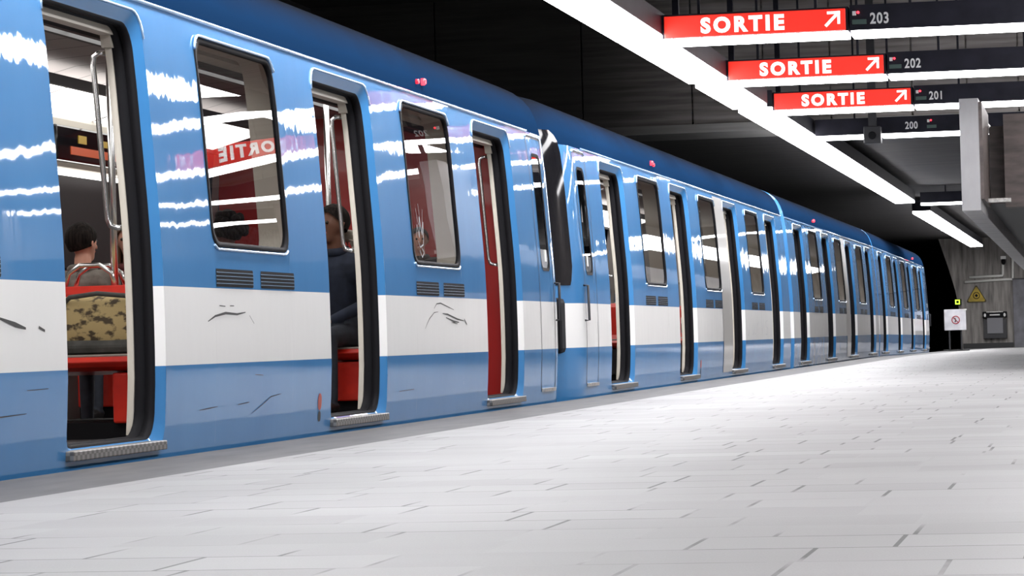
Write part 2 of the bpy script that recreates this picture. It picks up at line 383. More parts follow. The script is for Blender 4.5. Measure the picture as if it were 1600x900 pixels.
for y, num, w in rows:
    exit_sign(y, -3.63, {'203': 'largest red SORTIE sign with white arrow, topmost, left of number 203', '202': 'middle red SORTIE sign with white arrow, left of number 202', '201': 'smallest and lowest red SORTIE sign with arrow, left of number 201'}[num])
    if num == '202':
        cross_light(y, -2.03, -.62, num, 'dark crosswise light trough marked 202 with white tube light along its underside')
        exit_sign(y, -.61, 'red SORTIE sign right of number 202, beyond the view, mirrored in the train windows')
        cross_light(y, .985, 4.5, None, 'dark crosswise light trough without number, right of the second sign on its row')
        continue
    cross_light(y, -2.03, 4.5, num, 'dark crosswise light trough marked %s with white tube light along its underside' % num)
cross_light(40.4, -3.6, 4.5, '200', 'dark crosswise light trough marked 200, without any red sign', 1.16, 1.5, gap=(.62, .86))
c5 = cross_light(63.0, -3.55, 4.5, None, 'low crosswise light without number far down the platform', ytop=3.36)
# dark camera bracket hanging on the light marked 200
t = thing('ceiling_camera', (-2.85, 40.3, 3.3), 'dark camera box hanging on the light trough marked 200, left of its number', 'camera')
MB().box(-.11, .11, -.12, .12, -.42, -.2).build('camera_body', DARK, t, bevel=.01)
MB().box(-.05, .05, -.06, .06, -.2, 2.0).build('mount', DARK, t)
MB().lathe([(.05, 0), (.05, .03), (.035, .03)], Matrix.Translation((0, -.12, -.32)) @ Matrix.Rotation(PI/2, 4, 'X'), 14).build('lens', BLACK, t)

# ------------------------------------------------------------------ hanging walkway at the right edge
PANELG = noisy(mat('pale_grey_sheet_metal', (.5, .5, .5, 1), .4, .1), (.24, .235, .245, 1), (.34, .335, .34, 1), (1, 1, .5), 2.5, 6)
BROWN = noisy(mat('dark_brown_board', (.06, .045, .042, 1), .5), (.04, .03, .028, 1), (.085, .065, .06, 1), (1, 1, 4), 3)
t = thing('hanging_walkway', (-1.3, 33, 1.69), 'pale grey edged hanging walkway at the right edge, dark inside and underneath', 'walkway')
def dropz(y): return -.0075*(y-33)
b = MB()
def rb(b, x0, x1, y0, y1, z0, z1, s0=None, s1=None):
    P = lambda x, y, z: (x+1.3, y-33, z-1.69+dropz(y))
    b.box(x0, x1, y0, y1, z0, z1, P); return b
rb(MB(), -1.425, -1.225, 33, 33.5, 1.7, 2.88).build('end_post', PANELG, t, bevel=.006)
rb(MB(), -1.425, -1.225, 33.52, 58, 1.7, 2.0).build('edge_rail', PANELG, t, bevel=.006)
rb(MB(), -1.42, -1.36, 33.5, 35.2, 2.0, 2.86).build('side_panel', PANELG, t)
rb(MB(), -1.225, -1.19, 33.0, 34.9, 1.82, 2.84).build('inner_panel', BROWN, t)
rb(MB(), -1.19, -1.02, 35.0, 35.1, 1.86, 2.72).build('back_panel', BROWN, t)
rb(MB(), -1.02, .9, 34.6, 35.0, 1.8, 2.82).build('side_board', BROWN, t)
rb(MB(), -1.225, 4.6, 35.1, 58, 1.86, 2.0).build('deck', DARK, t)
rb(MB(), -1.19, -.95, 34.2, 34.35, 1.84, 1.88).build('bracket', ALU, t)
b = MB(); b.tube([(-.05, .3, 1.17), (.12, 2.4, .98)], .035); b.build('handrail', ALU, t)
for y in (38, 46, 54): MB().box(1.0, 1.06, y-33, y-33+.06, .3, 1.67 if y > 44.7 else 3.6).build('hanger', DARK, t)

# ------------------------------------------------------------------ metro cars
PZ = [-.32, .0, .06, .2, .37, .5, .6, .8, .95, 1.15, 1.37, 1.55, 1.75, 1.96, 2.03]
PO = [.045, .022, .018, .008, 0, 0, 0, .002, .006, .017, .033, .045, .06, .083, .095]
ROOF = [(.095, 2.03), (.11, 2.1), (.135, 2.18), (.17, 2.25), (.22, 2.31), (.29, 2.365), (.38, 2.41), (.5, 2.445), (.7, 2.47), (.95, 2.485), (1.25, 2.49)]
def off(z):
    for (a, b, c, d) in zip(PZ, PZ[1:], PO, PO[1:]):
        if z <= b: return c+(d-c)*max(0, (z-a))/(b-a)
    return PO[-1]+(z-2.03)*.25
WID = 2.5
class Side:
    """maps (y, z, depth) onto the near or far body side, in car coordinates"""
    def __init__(s, far, taper0, L): s.far = far; s.t0 = taper0; s.L = L
    def tp(s, y): return 0 if (s.t0 is None or y < s.t0) else .17*((y-s.t0)/(s.L-s.t0))**1.7
    def __call__(s, y, z, d=0):
        x = -(off(z)+d+s.tp(y)); x = x if not s.far else -WID-x
        return (x, y, z+ZB)
def rr(y0, y1, z0, z1, r, n=5):
    pts = []
    for cy, cz, a0 in ((y1-r, z0+r, -PI/2), (y1-r, z1-r, 0), (y0+r, z1-r, PI/2), (y0+r, z0+r, PI)):
        for k in range(n+1): a = a0+PI/2*k/n; pts.append((cy+r*math.cos(a), cz+r*math.sin(a)))
    # extra points along straight edges so that the outline follows the bulged side
    out = []
    for k, p in enumerate(pts):
        q = pts[(k+1) % len(pts)]; out.append(p); d = math.hypot(q[0]-p[0], q[1]-p[1])
        m = int(d/.15)
        for j in range(1, m+1): out.append((p[0]+(q[0]-p[0])*j/(m+1), p[1]+(q[1]-p[1])*j/(m+1)))
    return out
def hz(y, h):
    """bottom and top of a rounded hole at y"""
    y0, y1, z0, z1, r = h; d = 0
    if y < y0+r: d = r-math.sqrt(max(0, r*r-(y0+r-y)**2))
    elif y > y1-r: d = r-math.sqrt(max(0, r*r-(y-(y1-r))**2))
    return z0+d, z1-d
def skin(sd, ya, yb, za, zb, holes, depth=0, sm=True):
    b = MB(); ys = {round(ya, 4), round(yb, 4)}
    for h in holes:
        y0, y1, z0, z1, r = h
        for k in range(6):
            a = PI/2*k/5; ys.add(round(y0+r-r*math.cos(a), 4)); ys.add(round(y1-r+r*math.cos(a), 4))
    y = ya
    while y < yb: ys.add(round(y, 4)); y += .45
    if sd.t0:
        for k in range(7): ys.add(round(sd.t0+(sd.L-sd.t0)*k/6, 4))
    ys = sorted(v for v in ys if ya-1e-6 <= v <= yb+1e-6)
    lv = [za]+[z for z in PZ if za < z < zb]+[zb]
    for a, c in zip(ys, ys[1:]):
        if c-a < 1e-4: continue
        m = (a+c)/2; hh = [h for h in holes if h[0] < m < h[1]]
        if not hh: segs = [((za, za), (zb, zb), lv)]
        else:
            h = hh[0]; A = hz(a, h); B = hz(c, h)
            segs = [((za, za), (A[0], B[0]), None), ((A[1], B[1]), (zb, zb), None)]
        for (l0, l1), (u0, u1), L in segs:
            if L: rowsA = L; rowsB = L
            else:
                n = 8 if (u0-l0) > .3 else 3
                rowsA = [l0+(u0-l0)*k/n for k in range(n+1)]; rowsB = [l1+(u1-l1)*k/n for k in range(n+1)]
            for k in range(len(rowsA)-1):
                b.quad(sd(a, rowsA[k], depth), sd(c, rowsB[k], depth), sd(c, rowsB[k+1], depth), sd(a, rowsA[k+1], depth), sm)
    return b
def pane(sd, h, depth, n=10):
    """curved sheet filling a rounded opening"""
    b = MB(); y0, y1, z0, z1, r = h; ys = sorted({y0+r-r*math.cos(PI/2*k/5) for k in range(6)} | {y1-r+r*math.cos(PI/2*k/5) for k in range(6)})
    for a, c in zip(ys, ys[1:]):
        if c-a < 1e-5: continue
        A = hz(a, h); B = hz(c, h)
        for k in range(n):
            f = lambda R, t: R[0]+(R[1]-R[0])*t
            b.quad(sd(a, f(A, k/n), depth), sd(c, f(B, k/n), depth), sd(c, f(B, (k+1)/n), depth), sd(a, f(A, (k+1)/n), depth), True)
    return b
def ring(sd, h, d0, d1, g0=0, g1=0):
    """surface from the outline grown by g0 at depth d0 to the outline grown by g1 at depth d1"""
    y0, y1, z0, z1, r = h
    A = [sd(y, z, d0) for y, z in grow(h, g0)]; B = [sd(y, z, d1) for y, z in grow(h, g1)]
    return A, B
def grow(h, g):
    y0, y1, z0, z1, r = h; base = rr(y0, y1, z0, z1, r)
    cy = (y0+y1)/2; cz = (z0+z1)/2; ky = (y1-y0+2*g)/(y1-y0); kz = (z1-z0+2*g)/(z1-z0)
    return [(cy+(y-cy)*ky, cz+(z-cz)*kz) for y, z in base]

DOORS = [.95, 5.31, 9.67, 14.03]; DW = 1.21
def make_car(label, L, cab, flip, loc, closed=(), pitch=0, red=12.64, extra=None, bulkred=True):
    """cab: True when the far end (before flipping) is a driver's cab"""
    fl = L if flip else None
    root = thing('metro_car', loc, label, 'train car', 'blue and white metro cars'); root.rotation_euler = (pitch, 0, 0)
    def part(b, name, m, parent=root, lab=None, **k):
        o = b.build(name, m, parent, flip=fl, **k)
        if lab: o['label'] = lab
        return o
    t0 = 16.72 if cab else None
    near = Side(False, t0, L); far = Side(True, t0, L)
    doorh = [(d, d+DO, .03, 1.975, .12) for d in DOORS]
    winh = [(d+DW+.935, d+DW+.935+1.4, .955, 1.945, .1) for d in DOORS[:3]]
    cabwin = (16.22, 16.55, 1.0, 1.86, .07)
    for sd, nm in ((near, 'side_shell'), (far, 'far_side_shell')):
        holes = doorh+winh+([cabwin] if cab else [])
        part(skin(sd, 0, L, -.32, 2.03, holes), nm, PAINT)
    # roof
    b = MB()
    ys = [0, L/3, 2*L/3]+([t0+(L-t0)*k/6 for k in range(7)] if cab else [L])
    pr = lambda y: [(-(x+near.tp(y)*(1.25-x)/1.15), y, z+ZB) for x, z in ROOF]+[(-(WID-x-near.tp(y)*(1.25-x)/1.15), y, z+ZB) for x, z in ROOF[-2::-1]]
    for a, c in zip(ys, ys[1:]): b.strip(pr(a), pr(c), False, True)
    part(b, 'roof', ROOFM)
    # ends
    def section(y):
        return [near(y, z) for z in PZ]+pr(y)[1:-1]+[far(y, z) for z in PZ[::-1]]
    def cap(y, d, nm, m):
        P = section(y); cx = -WID/2; cz = ZB+1.1
        ins = lambda k, dy: [(cx+(p[0]-cx)*k, p[1]+dy, cz+(p[2]-cz)*k) for p in P]
        b = MB(); b.strip(ins(1, 0), ins(.985, d*.02)); b.strip(ins(.985, d*.02), ins(.95, d*.03)); b.poly(ins(.95, d*.03)); return part(b, nm, m)
    cap(0, -1, 'end_panel', PAINT); nose = cap(L, 1, 'end_panel', PAINT)
    # underframe and running gear
    part(MB().box(-WID+.12, -.12, .3, L-.3, ZB-.55, ZB-.3), 'underframe', DARK)
    for yc in (2.9, L-2.9):
        bo = part(MB().box(-WID+.35, -.35, yc-1.2, yc+1.2, ZB-.85, ZB-.55), 'bogie', DARK)
        for dy in (-.9, .9):
            for x in (-.27, -WID+.27):
                part(MB().lathe([(.2, -.13), (.4, -.13), (.46, -.09), (.46, .09), (.4, .13), (.2, .13)], Matrix.Translation((x, yc+dy, .56)) @ Matrix.Rotation(PI/2, 4, 'Y'), 24), 'wheel', BLACK, bo)
    # floor, ceiling, luminous panels, end bulkheads
    yi0, yi1 = .12, (15.55 if cab else L-.12)
    part(MB().box(-WID+.2, -.2, yi0, yi1, ZB+.0, ZB+.055), 'floor_panel', FLOORI)
    ceil = [(-.22, 2.0), (-.4, 2.03), (-.8, 2.13), (-1.25, 2.16), (-1.7, 2.13), (-2.1, 2.03), (-2.28, 2.0)]
    b = MB()
    b.strip([(x, yi0, z+ZB) for x, z in ceil], [(x, yi1, z+ZB) for x, z in ceil], False, True)
    part(b, 'ceiling_panel', CEILI)
    for sx in (0, 1):
        X = lambda x: x if sx == 0 else -WID-x
        y = yi0+.3; b = MB()
        while y < yi1-.8:
            e = min(y+1.42, yi1-.05)
            b.poly([(X(-.32), y, ZB+1.905), (X(-.32), e, ZB+1.905), (X(-.78), e, ZB+2.03), (X(-.78), y, ZB+2.03)]); y += 1.46
        part(b, 'luminous_ceiling', LUMI, recalc=False)
        part(MB().box(X(-.3), X(-.33), yi0, yi1, ZB+1.88, ZB+1.91).box(X(-.77), X(-.8), yi0, yi1, ZB+2.0, ZB+2.06), 'light_rail', DARK)
        b = MB()
        b.strip([(X(-x), yi0, z+ZB) for x, z in ((.25, 1.99), (.25, 1.93), (.32, 1.905))], [(X(-x), yi1, z+ZB) for x, z in ((.25, 1.99), (.25, 1.93), (.32, 1.905))], False, False)
        part(b, 'cove_panel', BEIGE)
    part(MB().box(-WID+.2, -.2, yi0-.04, yi0, ZB, ZB+2.2), 'bulkhead', REDI if bulkred else GREYI)
    part(MB().box(-WID+.2, -.2, yi1, yi1+.04, ZB, ZB+2.2), 'bulkhead', REDI if bulkred else GREYI)
    # inner lining with its openings
    for sd in (near, far):
        part(skin(sd, yi0, yi1, .0, 1.96, [h for h in doorh+winh if h[1] < yi1+.2], .15), 'interior_lining', BEIGE if sd is near else GREYI)
    # windows
    for sd in (near, far):
        for h in winh:
            A, B = ring(sd, h, -.006, -.006, .0, -.022); fr = MB().strip(A, B); A2, B2 = ring(sd, h, -.006, .02, -.022, -.022); fr.strip(A2, B2); A2, B2 = ring(sd, h, .0, -.006, .004, 0.0); fr.strip(A2, B2)
            w = part(fr, 'window_frame', BLACK)
            gh = (h[0]+.02, h[1]-.02, h[2]+.02, h[3]-.02, h[4]-.015)
            part(pane(sd, gh, .006), 'glass', GLASS, w)
            A, B = ring(sd, h, .02, .152, -.02, 0); part(MB().strip(A, B), 'window_reveal', BEIGE, w)
            # bright drip lip over the top and down the trailing edge
            P = grow(h, .012); top = [p for p in P if p[1] > h[3]-.06]; top.sort()
            part(MB().tube([sd(y, z, -.008) for y, z in top], .008, 6), 'drip_lip', LIP, w)
            lo = [p for p in P if p[1] < h[2]+.02]; lo.sort()
            part(MB().tube([sd(y, z, -.004) for y, z in lo], .006, 6), 'lower_lip', LIP, w)
    # doorways
    for di, h in enumerate(doorh):
        y0, y1, z0, z1, r = h
        A, B = ring(near, h, 0, .035, 0, -.05); fr = part(MB().strip(A, B), 'doorway', PAINT)
        A, B = ring(near, h, .0, .0, .012, -.0)
        sl = MB()
        for d0, d1, g0, g1 in ((.035, .035, -.05, -.062), (.035, .075, -.062, -.062), (.075, .075, -.062, -.054), (.075, .084, -.054, -.054), (.084, .084, -.054, -.066), (.084, .125, -.066, -.066)):
            A, B = ring(near, h, d0, d1, g0, g1); sl.strip(A, B)
        part(sl, 'door_seal', BLACK, fr)
        # pillars and header of the inner frame
        for ya, yb in ((y0+.06, y0+.085), (y1-.085, y1-.06)):
            b = MB(); zs = [.1+k*(1.86-.1)/14 for k in range(15)]
            pf = lambda y, d: [near(y, z, d) for z in zs]
            b.strip(pf(ya, .125), pf(yb, .125), False, True); b.strip(pf(yb, .125), pf(yb, .152), False, True); b.strip(pf(ya, .152), pf(ya, .125), False, True)
            part(b, 'inner_pillar', BEIGE, fr)
            sg = 1 if ya > y0+.5 else -1
            bb = MB(); q = (ya+yb)/2
            bb.box(q-.035, q+.03, 0, 1, 0, 1, lambda a, k, e: near(a, 1.82+.12*e, .115+.045*k)); part(bb, 'corner_bracket', BEIGE, fr)
            # grab handle beside the pillar
            hy = q+sg*.02
            pts = [(hy, 1.80, .155), (hy-sg*.01, 1.80, .192), (hy-sg*.012, 1.785, .215), (hy-sg*.012, 1.74, .222)]+[(hy-sg*.012, 1.74-k*.09, .222) for k in range(1, 8)]+[(hy-sg*.012, 1.06, .22), (hy-sg*.012, 1.03, .21), (hy, 1.02, .18), (hy, 1.02, .15)]
            part(MB().tube([near(*p) for p in pts], .0125, 10), 'grab_handle', CHROME, fr)
        part(MB().box(0, 1, 0, 1, 0, 1, lambda a, k, e: near(y0+.07+(DO-.14)*a, 1.875+.035*e, .10+.06*k)), 'door_header', BEIGE, fr)
        b = MB(); b.box(0, 1, 0, 1, 0, 1, lambda a, k, e: (.018-.26*k, y0+(DO-.07)*a, ZB+.034+.04*e)); part(b, 'door_sill', TREAD, fr, bevel=.004)
        # thin pale lip round the top of the opening
        P = [p for p in grow(h, .008) if p[1] > h[3]-.2]; P.sort(key=lambda p: (p[0]-y0 < .05 and -10+p[1]) or (p[0] if p[0]-y1 < -.05 else 100-p[1]))
        part(MB().tube([near(y, z, -.003) for y, z in P], .006, 6), 'drip_lip', LIP, fr)
        # far side door leaves, shut
        fd = part(pane(far, (y0-.005, y1+.005, z0-.005, z1+.005, r), .05), 'far_door', REDI if (di == 3 and cab) else GREYI)
        for ya in (y0+.12, y0+DW/2+.06):
            part(pane(far, (ya, ya+.42, .95, 1.8, .06), .046), 'door_glass', DGLASS, fd); part(pane(far, (ya, ya+.42, .95, 1.8, .06), .056), 'door_glass', SCREENB, fd)
        part(MB().box(0, 1, 0, 1, 0, 1, lambda a, k, e: far(y0+DW/2-.02+.04*a, .1+1.8*e, .055+.02*k)), 'centre_seal', BLACK, fd)
    # rain gutter
    for sd in (near, far):
        ye = t0-.55 if cab else L-.02
        b = MB().tube([sd(y, 2.035, -.004) for y in (.02, L*.5, ye)], .009, 6); part(b, 'rain_gutter', LIP)
    # ventilation grilles under the windows
    for h in winh:
        for a in (0, .79):
            g = part(pane(near, (h[0]+.03+a, h[0]+.68+a, .765, .85, .012), -.002, 2), 'vent_grille', BLACK)
            b = MB()
            for k in range(4): b.box(0, 1, 0, 1, 0, 1, lambda u, k2, e, k=k: near(h[0]+.035+a+.64*u, .779+k*.0175+.0035*e, -.005+.004*k2))
            part(b, 'slats', LIP, g)
    # seats, bays between doorways
    for di in range(3):
        yb = DOORS[di]+DW
        for sx in (0, 1):
            X = (lambda x: x) if sx == 0 else (lambda x: -WID-x)
            for face in (-1, 1):
                ys_ = yb+1.50 if face < 0 else yb+1.60
                Y = lambda v: ys_+face*v
                prof = [(0, .78), (.05, .80), (.075, .76), (.085, .5), (.12, .43), (.5, .45), (.53, .425), (.5, .40), (.42, .38), (.12, .36), (.0, .36)]
                b = MB(); xa, xb = X(-.26), X(-1.06)
                b.strip([(xa, Y(v), z+ZB) for v, z in prof], [(xb, Y(v), z+ZB) for v, z in prof], True, False)
                b.poly([(xa, Y(v), z+ZB) for v, z in prof]); b.poly([(xb, Y(v), z+ZB) for v, z in prof][::-1])
                se = part(b, 'bench_seat', SEATR, bevel=.008)
                part(MB().box(xa, xb, Y(.13), Y(.5), ZB+.445, ZB+.46), 'cushion', SEATG, se, bevel=.006)
                part(MB().box(X(-.3), X(-.55), Y(.02), Y(.46), ZB+.13, ZB+.37), 'seat_base', SEATR if bulkred else DARK, se, bevel=.01)
                part(MB().box(X(-.3), X(-1.0), Y(.02), Y(.42), ZB+.055, ZB+.135), 'seat_plinth', BLACK, se)
                part(MB().tube([(X(-.92), Y(.03), ZB+.79), (X(-.9), Y(.03), ZB+.86), (X(-.84), Y(.03), ZB+.9), (X(-.74), Y(.03), ZB+.9), (X(-.68), Y(.03), ZB+.86), (X(-.66), Y(.03), ZB+.79)], .012), 'seat_handle', CHROME, se)
                part(MB().tube([(X(-.27), Y(.06), ZB+.77), (X(-.3), Y(.3), ZB+.7), (X(-.31), Y(.42), ZB+.66), (X(-.31), Y(.45), ZB+.6), (X(-.31), Y(.45), ZB+.52), (X(-.3), Y(.42), ZB+.49), (X(-.28), Y(.1), ZB+.43)], .012), 'arm_rail', CHROME, se)
    # poles in the vestibules
    for di in range(3):
        y = DOORS[di]+DW+1.49
        part(MB().tube([(-.67, y, ZB+.78), (-.67, y, ZB+1.3), (-.67, y, ZB+2.1)], .018, 12), 'pole', CHROME)
    # red lamp above the windows
    lp = part(MB().lathe([(.022, 0), (.022, .02), (.015, .03)], Matrix.Translation((-.11, red, ZB+2.13)) @ Matrix.Rotation(PI/2, 4, 'Y'), 14), 'indicator_lamp', REDLED)
    part(MB().lathe([(.015, 0), (.015, .02)], Matrix.Translation((-.11, red-.16, ZB+2.12)) @ Matrix.Rotation(PI/2, 4, 'Y'), 10), 'indicator_lens', mat('dim_red_lens', (.5, .01, .02, 1), .3, emis=(1, .02, .04, 1), est=2), lp)
    # rusty key-shaped mark on the skirt
    o = part(pane(near, (9.42-.04, 9.42+.04, .13, .22, .038), -.002, 4), 'lock_cover', RUST)
    part(pane(near, (9.42-.028, 9.42+.028, .07, .125, .02), -.002, 2), 'lock_leak', MARK, o)  # dark tail of the mark, leaked down below the cover
    if cab:
        h = (16.07, 16.67, .09, 2.0, .05)
        A, B = ring(near, h, -.002, -.002, 0, -.014); cd = part(MB().strip(A, B), 'cab_door', DARK)
        A, B = ring(near, cabwin, -.004, .0, .012, -.012); part(MB().strip(A, B), 'window_rim', BLACK, cd)
        part(pane(near, cabwin, .004), 'glass', DGLASS, cd); part(pane(far, cabwin, .004), 'glass', DGLASS, cd)
        part(MB().box(0, 1, 0, 1, 0, 1, lambda a, k, e: near(16.12+.5*a, .085+.025*e, -.02+.03*k)), 'step_plate', ALU, cd)
        P = [p for p in grow(h, .004) if p[1] > h[3]-.02]; P.sort(); part(MB().tube([near(y, z, -.004) for y, z in P], .006, 6), 'drip_lip', LIP, cd)
        part(MB().box(0, 1, 0, 1, 0, 1, lambda a, k, e: near(16.40+.06*a, 1.06+.09*e, .0+.003*k)), 'notice', WHITEP, cd)
        hb = part(MB().tube([near(16.72, .62, .01), near(16.72, .62, -.035), near(16.72, .9, -.035), near(16.72, .9, .01)], .011), 'grab_bar', DARK)
        # nose: dark windscreens either side of a middle door, headlamp housings
        ny = L+.03
        for x0, x1 in ((-.22, -.86), (-WID+.22, -WID+.86)):
            b = MB(); pts = []
            for cx, cz, a0 in ((max(x0, x1)-.07, 1.0, -PI/2), (max(x0, x1)-.14, 1.98, 0), (min(x0, x1)+.07, 1.98, PI/2), (min(x0, x1)+.07, 1.0, PI)):
                for k in range(6): a = a0+PI/2*k/5; pts.append((cx+.07*math.cos(a), cz+.07*math.sin(a)+ZB))
            b.poly([(x, ny+.012, z) for x, z in pts]); b.strip([(x, ny+.012, z) for x, z in pts], [(x, ny-.02, z) for x, z in pts], True, False)
            ws = part(b, 'windscreen', SCREENB)
            sd = near if x0 > -1 else far; b = MB(); zz = [.9, .94, 1.05, 1.2, 1.4, 1.6, 1.8, 1.96, 2.05, 2.1, 2.14]; yy = [L-.25, L-.27, L-.3, L-.3, L-.3, L-.3, L-.3, L-.3, L-.29, L-.26, L-.2]
            gl = [[sd(y+(L-y)*k/8, z, -.008) for y, z in zip(yy, zz)] for k in range(9)]
            for g0, g1 in zip(gl, gl[1:]): b.strip(g0, g1, False, True)
            b.strip(gl[-1], [(p[0]+(-.1 if sd is near else .1), L+.045, p[2]) for p in gl[-1]], False, True); part(b, 'side_glass', SCREENB, ws)
        for x0, x1 in ((-.09, -.6), (-WID+.09, -WID+.6)):
            hs = part(MB().box(x0, x1, L-.18, ny+.03, ZB+.36, ZB+.80), 'headlamp_housing', BLACK, bevel=.04)
            for dz in (.48, .68):
                part(MB().lathe([(.075, 0), (.075, .02), (.06, .025)], Matrix.Translation(((x0+x1)/2, ny+.02, ZB+dz)) @ Matrix.Rotation(-PI/2, 4, 'X'), 18), 'headlamp', mat('headlamp_glass', (.3, .3, .32, 1), .1), hs)
        part(MB().box(-.98, -WID+.98, ny-.01, ny+.02, ZB+.05, ZB+2.1), 'nose_door', BLUE, bevel=.02)
        part(MB().box(-1.1, -1.4, L, L+.08, ZB-.5, ZB-.2), 'coupler', DARK)
    else:
        part(MB().box(-.95, -1.55, L-.02, L+.07, ZB+.1, ZB+2.0), 'gangway', BLACK)
    part(MB().box(-1.1, -1.4, -.07, .05, ZB-.5, ZB-.2), 'coupler', DARK)
    if extra: extra(root, near)
    return root

def strokes(root, sd, lst, m, name, lab):
    """thin raised marks drawn on the body side: each stroke is a list of (y, z) with a width"""
    for pts, w in lst:
        b = MB(); n = len(pts)
        for k in range(n-1):
            p = Vector(pts[k]); q = Vector(pts[k+1]); d = (q-p); nn = Vector((-d[1], d[0])).normalized()
            w0 = w*(.3+.7*math.sin(PI*(k+.15)/(n-.7))); w1 = w*(.3+.7*math.sin(PI*min(1, (k+1.15)/(n-.7))))
            P = [p+nn*w0/2, q+nn*w1/2, q-nn*w1/2, p-nn*w0/2]
            b.quad(*[sd(a[0], a[1], -.0025) for a in P])
        o = b.build(name, m, root, recalc=True); o['label'] = lab

Y1 = 6.68
def extra1(root, sd):
    Y = lambda y: y-Y1
    # screen by the first doorway; glowing strip stands in for lights mirrored in far glass
    t = MB().box(-2.10, -2.2, Y(17.55), Y(20.6), ZB+1.60, ZB+1.93).build('display_housing', BEIGE, root, bevel=.03)
    MB().box(-2.07, -2.1, Y(17.95), Y(20.3), ZB+1.64, ZB+1.86).build('screen', SCREENB, t, bevel=.02)
    MB().box(-2.065, -2.07, Y(18.2), Y(20.1), ZB+1.685, ZB+1.735).build('orange_band', ORANGE, t)
    MB().box(-2.065, -2.07, Y(18.35), Y(18.5), ZB+1.76, ZB+1.81).box(-2.065, -2.07, Y(18.8), Y(19.0), ZB+1.76, ZB+1.8).box(-2.065, -2.07, Y(19.2), Y(19.4), ZB+1.76, ZB+1.8).build('yellow_marks', YELLOWD, t)
    MB().box(-2.12, -2.16, Y(17.5), Y(19.35), ZB+1.565, ZB+1.59).build('glare_strip', GLAREL, root)
    MB().box(-2.2, -2.22, Y(17.5), Y(20.4), ZB+1.0, ZB+1.57).build('dark_window_panel', mat('dull_dark_panel', (.045, .04, .042, 1), .6, spec=.1), root)
    # scratches
    strokes(root, sd, [([(Y(14.0), .60), (Y(14.12), .625), (Y(14.3), .64), (Y(14.5), .635), (Y(14.65), .645)], .012), ([(Y(14.2), .675), (Y(14.3), .672)], .008), ([(Y(14.38), .675), (Y(14.45), .675)], .008), ([(Y(14.72), .63), (Y(14.8), .59)], .006)], MARK, 'scratch_mark', 'short black scratches on the white band')
    strokes(root, sd, [([(Y(18.72), .56), (Y(18.85), .62), (Y(19.0), .66), (Y(19.12), .665)], .006), ([(Y(19.0), .685), (Y(19.08), .715), (Y(19.2), .72), (Y(19.45), .695), (Y(19.6), .68)], .008), ([(Y(19.25), .655), (Y(19.4), .65), (Y(19.7), .62), (Y(19.9), .61)], .012), ([(Y(19.35), .63), (Y(19.6), .605), (Y(19.75), .60)], .012), ([(Y(19.55), .60), (Y(19.7), .59)], .008), ([(Y(19.92), .62), (Y(20.0), .585)], .022)], MARK, 'scratch_mark', 'curved black scratches on the white band')
    strokes(root, sd, [([(Y(11.2), .61), (Y(11.38), .585), (Y(11.5), .57)], .02), ([(Y(11.65), .575), (Y(11.72), .56)], .02)], MARK, 'scratch_mark', 'grey scuffs on the white band by the first doorway')
    strokes(root, sd, [([(Y(13.85), .19), (Y(14.0), .195), (Y(14.15), .2)], .005), ([(Y(14.5), .2), (Y(14.7), .207)], .006), ([(Y(14.75), .15), (Y(14.95), .19), (Y(15.1), .225), (Y(15.3), .235)], .005), ([(Y(14.8), .34), (Y(14.95), .335)], .005), ([(Y(18.0), .19), (Y(18.4), .195)], .005), ([(Y(10.9), .23), (Y(11.2), .235), (Y(11.5), .24)], .005), ([(Y(11.5), .33), (Y(11.75), .332)], .005)], MARK, 'scratch_mark', 'fine dark scratches on the lower blue skirt')
    # scratched tag on the second window
    strokes(root, sd, [([(Y(18.62), 1.13), (Y(18.66), 1.2), (Y(18.7), 1.12), (Y(18.74), 1.25), (Y(18.78), 1.14), (Y(18.84), 1.22), (Y(18.8), 1.08), (Y(18.7), 1.06), (Y(18.66), 1.1)], .014), ([(Y(18.66), 1.3), (Y(18.7), 1.2)], .01), ([(Y(18.74), 1.33), (Y(18.76), 1.2)], .01), ([(Y(18.85), 1.3), (Y(18.8), 1.18)], .01), ([(Y(18.68), 1.04), (Y(18.74), 1.0), (Y(18.8), 1.03), (Y(18.74), 1.06)], .012)], TAGM, 'scratched_tag', 'pale scratched tag on the window')
def grey_panel(root, sd, ya, yb):
    o = skin(sd, ya, yb, .06, 2.0, [(ya-1, ya+.2, .955, 1.945, .1)], -.004).build('grey_panel', GREYP, root); o['label'] = 'plain unpainted grey body panel'
    return o
L2 = 17.28; Y2 = 24.2
def extra2(root, sd):
    # coordinates here are already flipped: y measured from the nose
    s2 = Side(False, None, L2)
    def G(y, z, d=0): return s2(y, z, d)
    y = lambda v: v-Y2
    b = MB(); zs = [.06, .2, .37, .6, .8, .95, 1.15, 1.37, 1.55, 1.75, 1.96, 2.0]
    b.strip([G(y(34.0), z, -.004) for z in zs], [G(y(34.86), z, -.004) for z in zs], False, True)
    o = b.build('grey_panel', GREYP, root); o['label'] = 'plain unpainted grey body panel'
    W_ = [([(36.3, .56), (36.45, .45), (36.55, .52), (36.75, .72)], .02), ([(37.0, .60), (36.85, .55), (36.9, .46), (37.05, .5), (37.15, .6), (37.12, .47), (37.25, .48)], .018), ([(37.35, .6), (37.35, .48), (37.4, .58), (37.55, .62)], .018), ([(37.7, .62), (37.68, .48)], .016), ([(37.85, .63), (37.95, .48), (38.15, .66)], .018), ([(38.6, .64), (38.4, .62), (38.45, .56), (38.6, .53), (38.5, .46), (38.3, .47)], .018)]
    strokes(root, G, [([(y(a), c) for a, c in p], w) for p, w in W_], TAGM, 'marker_tag', 'faint grey handwritten tag on the white band')
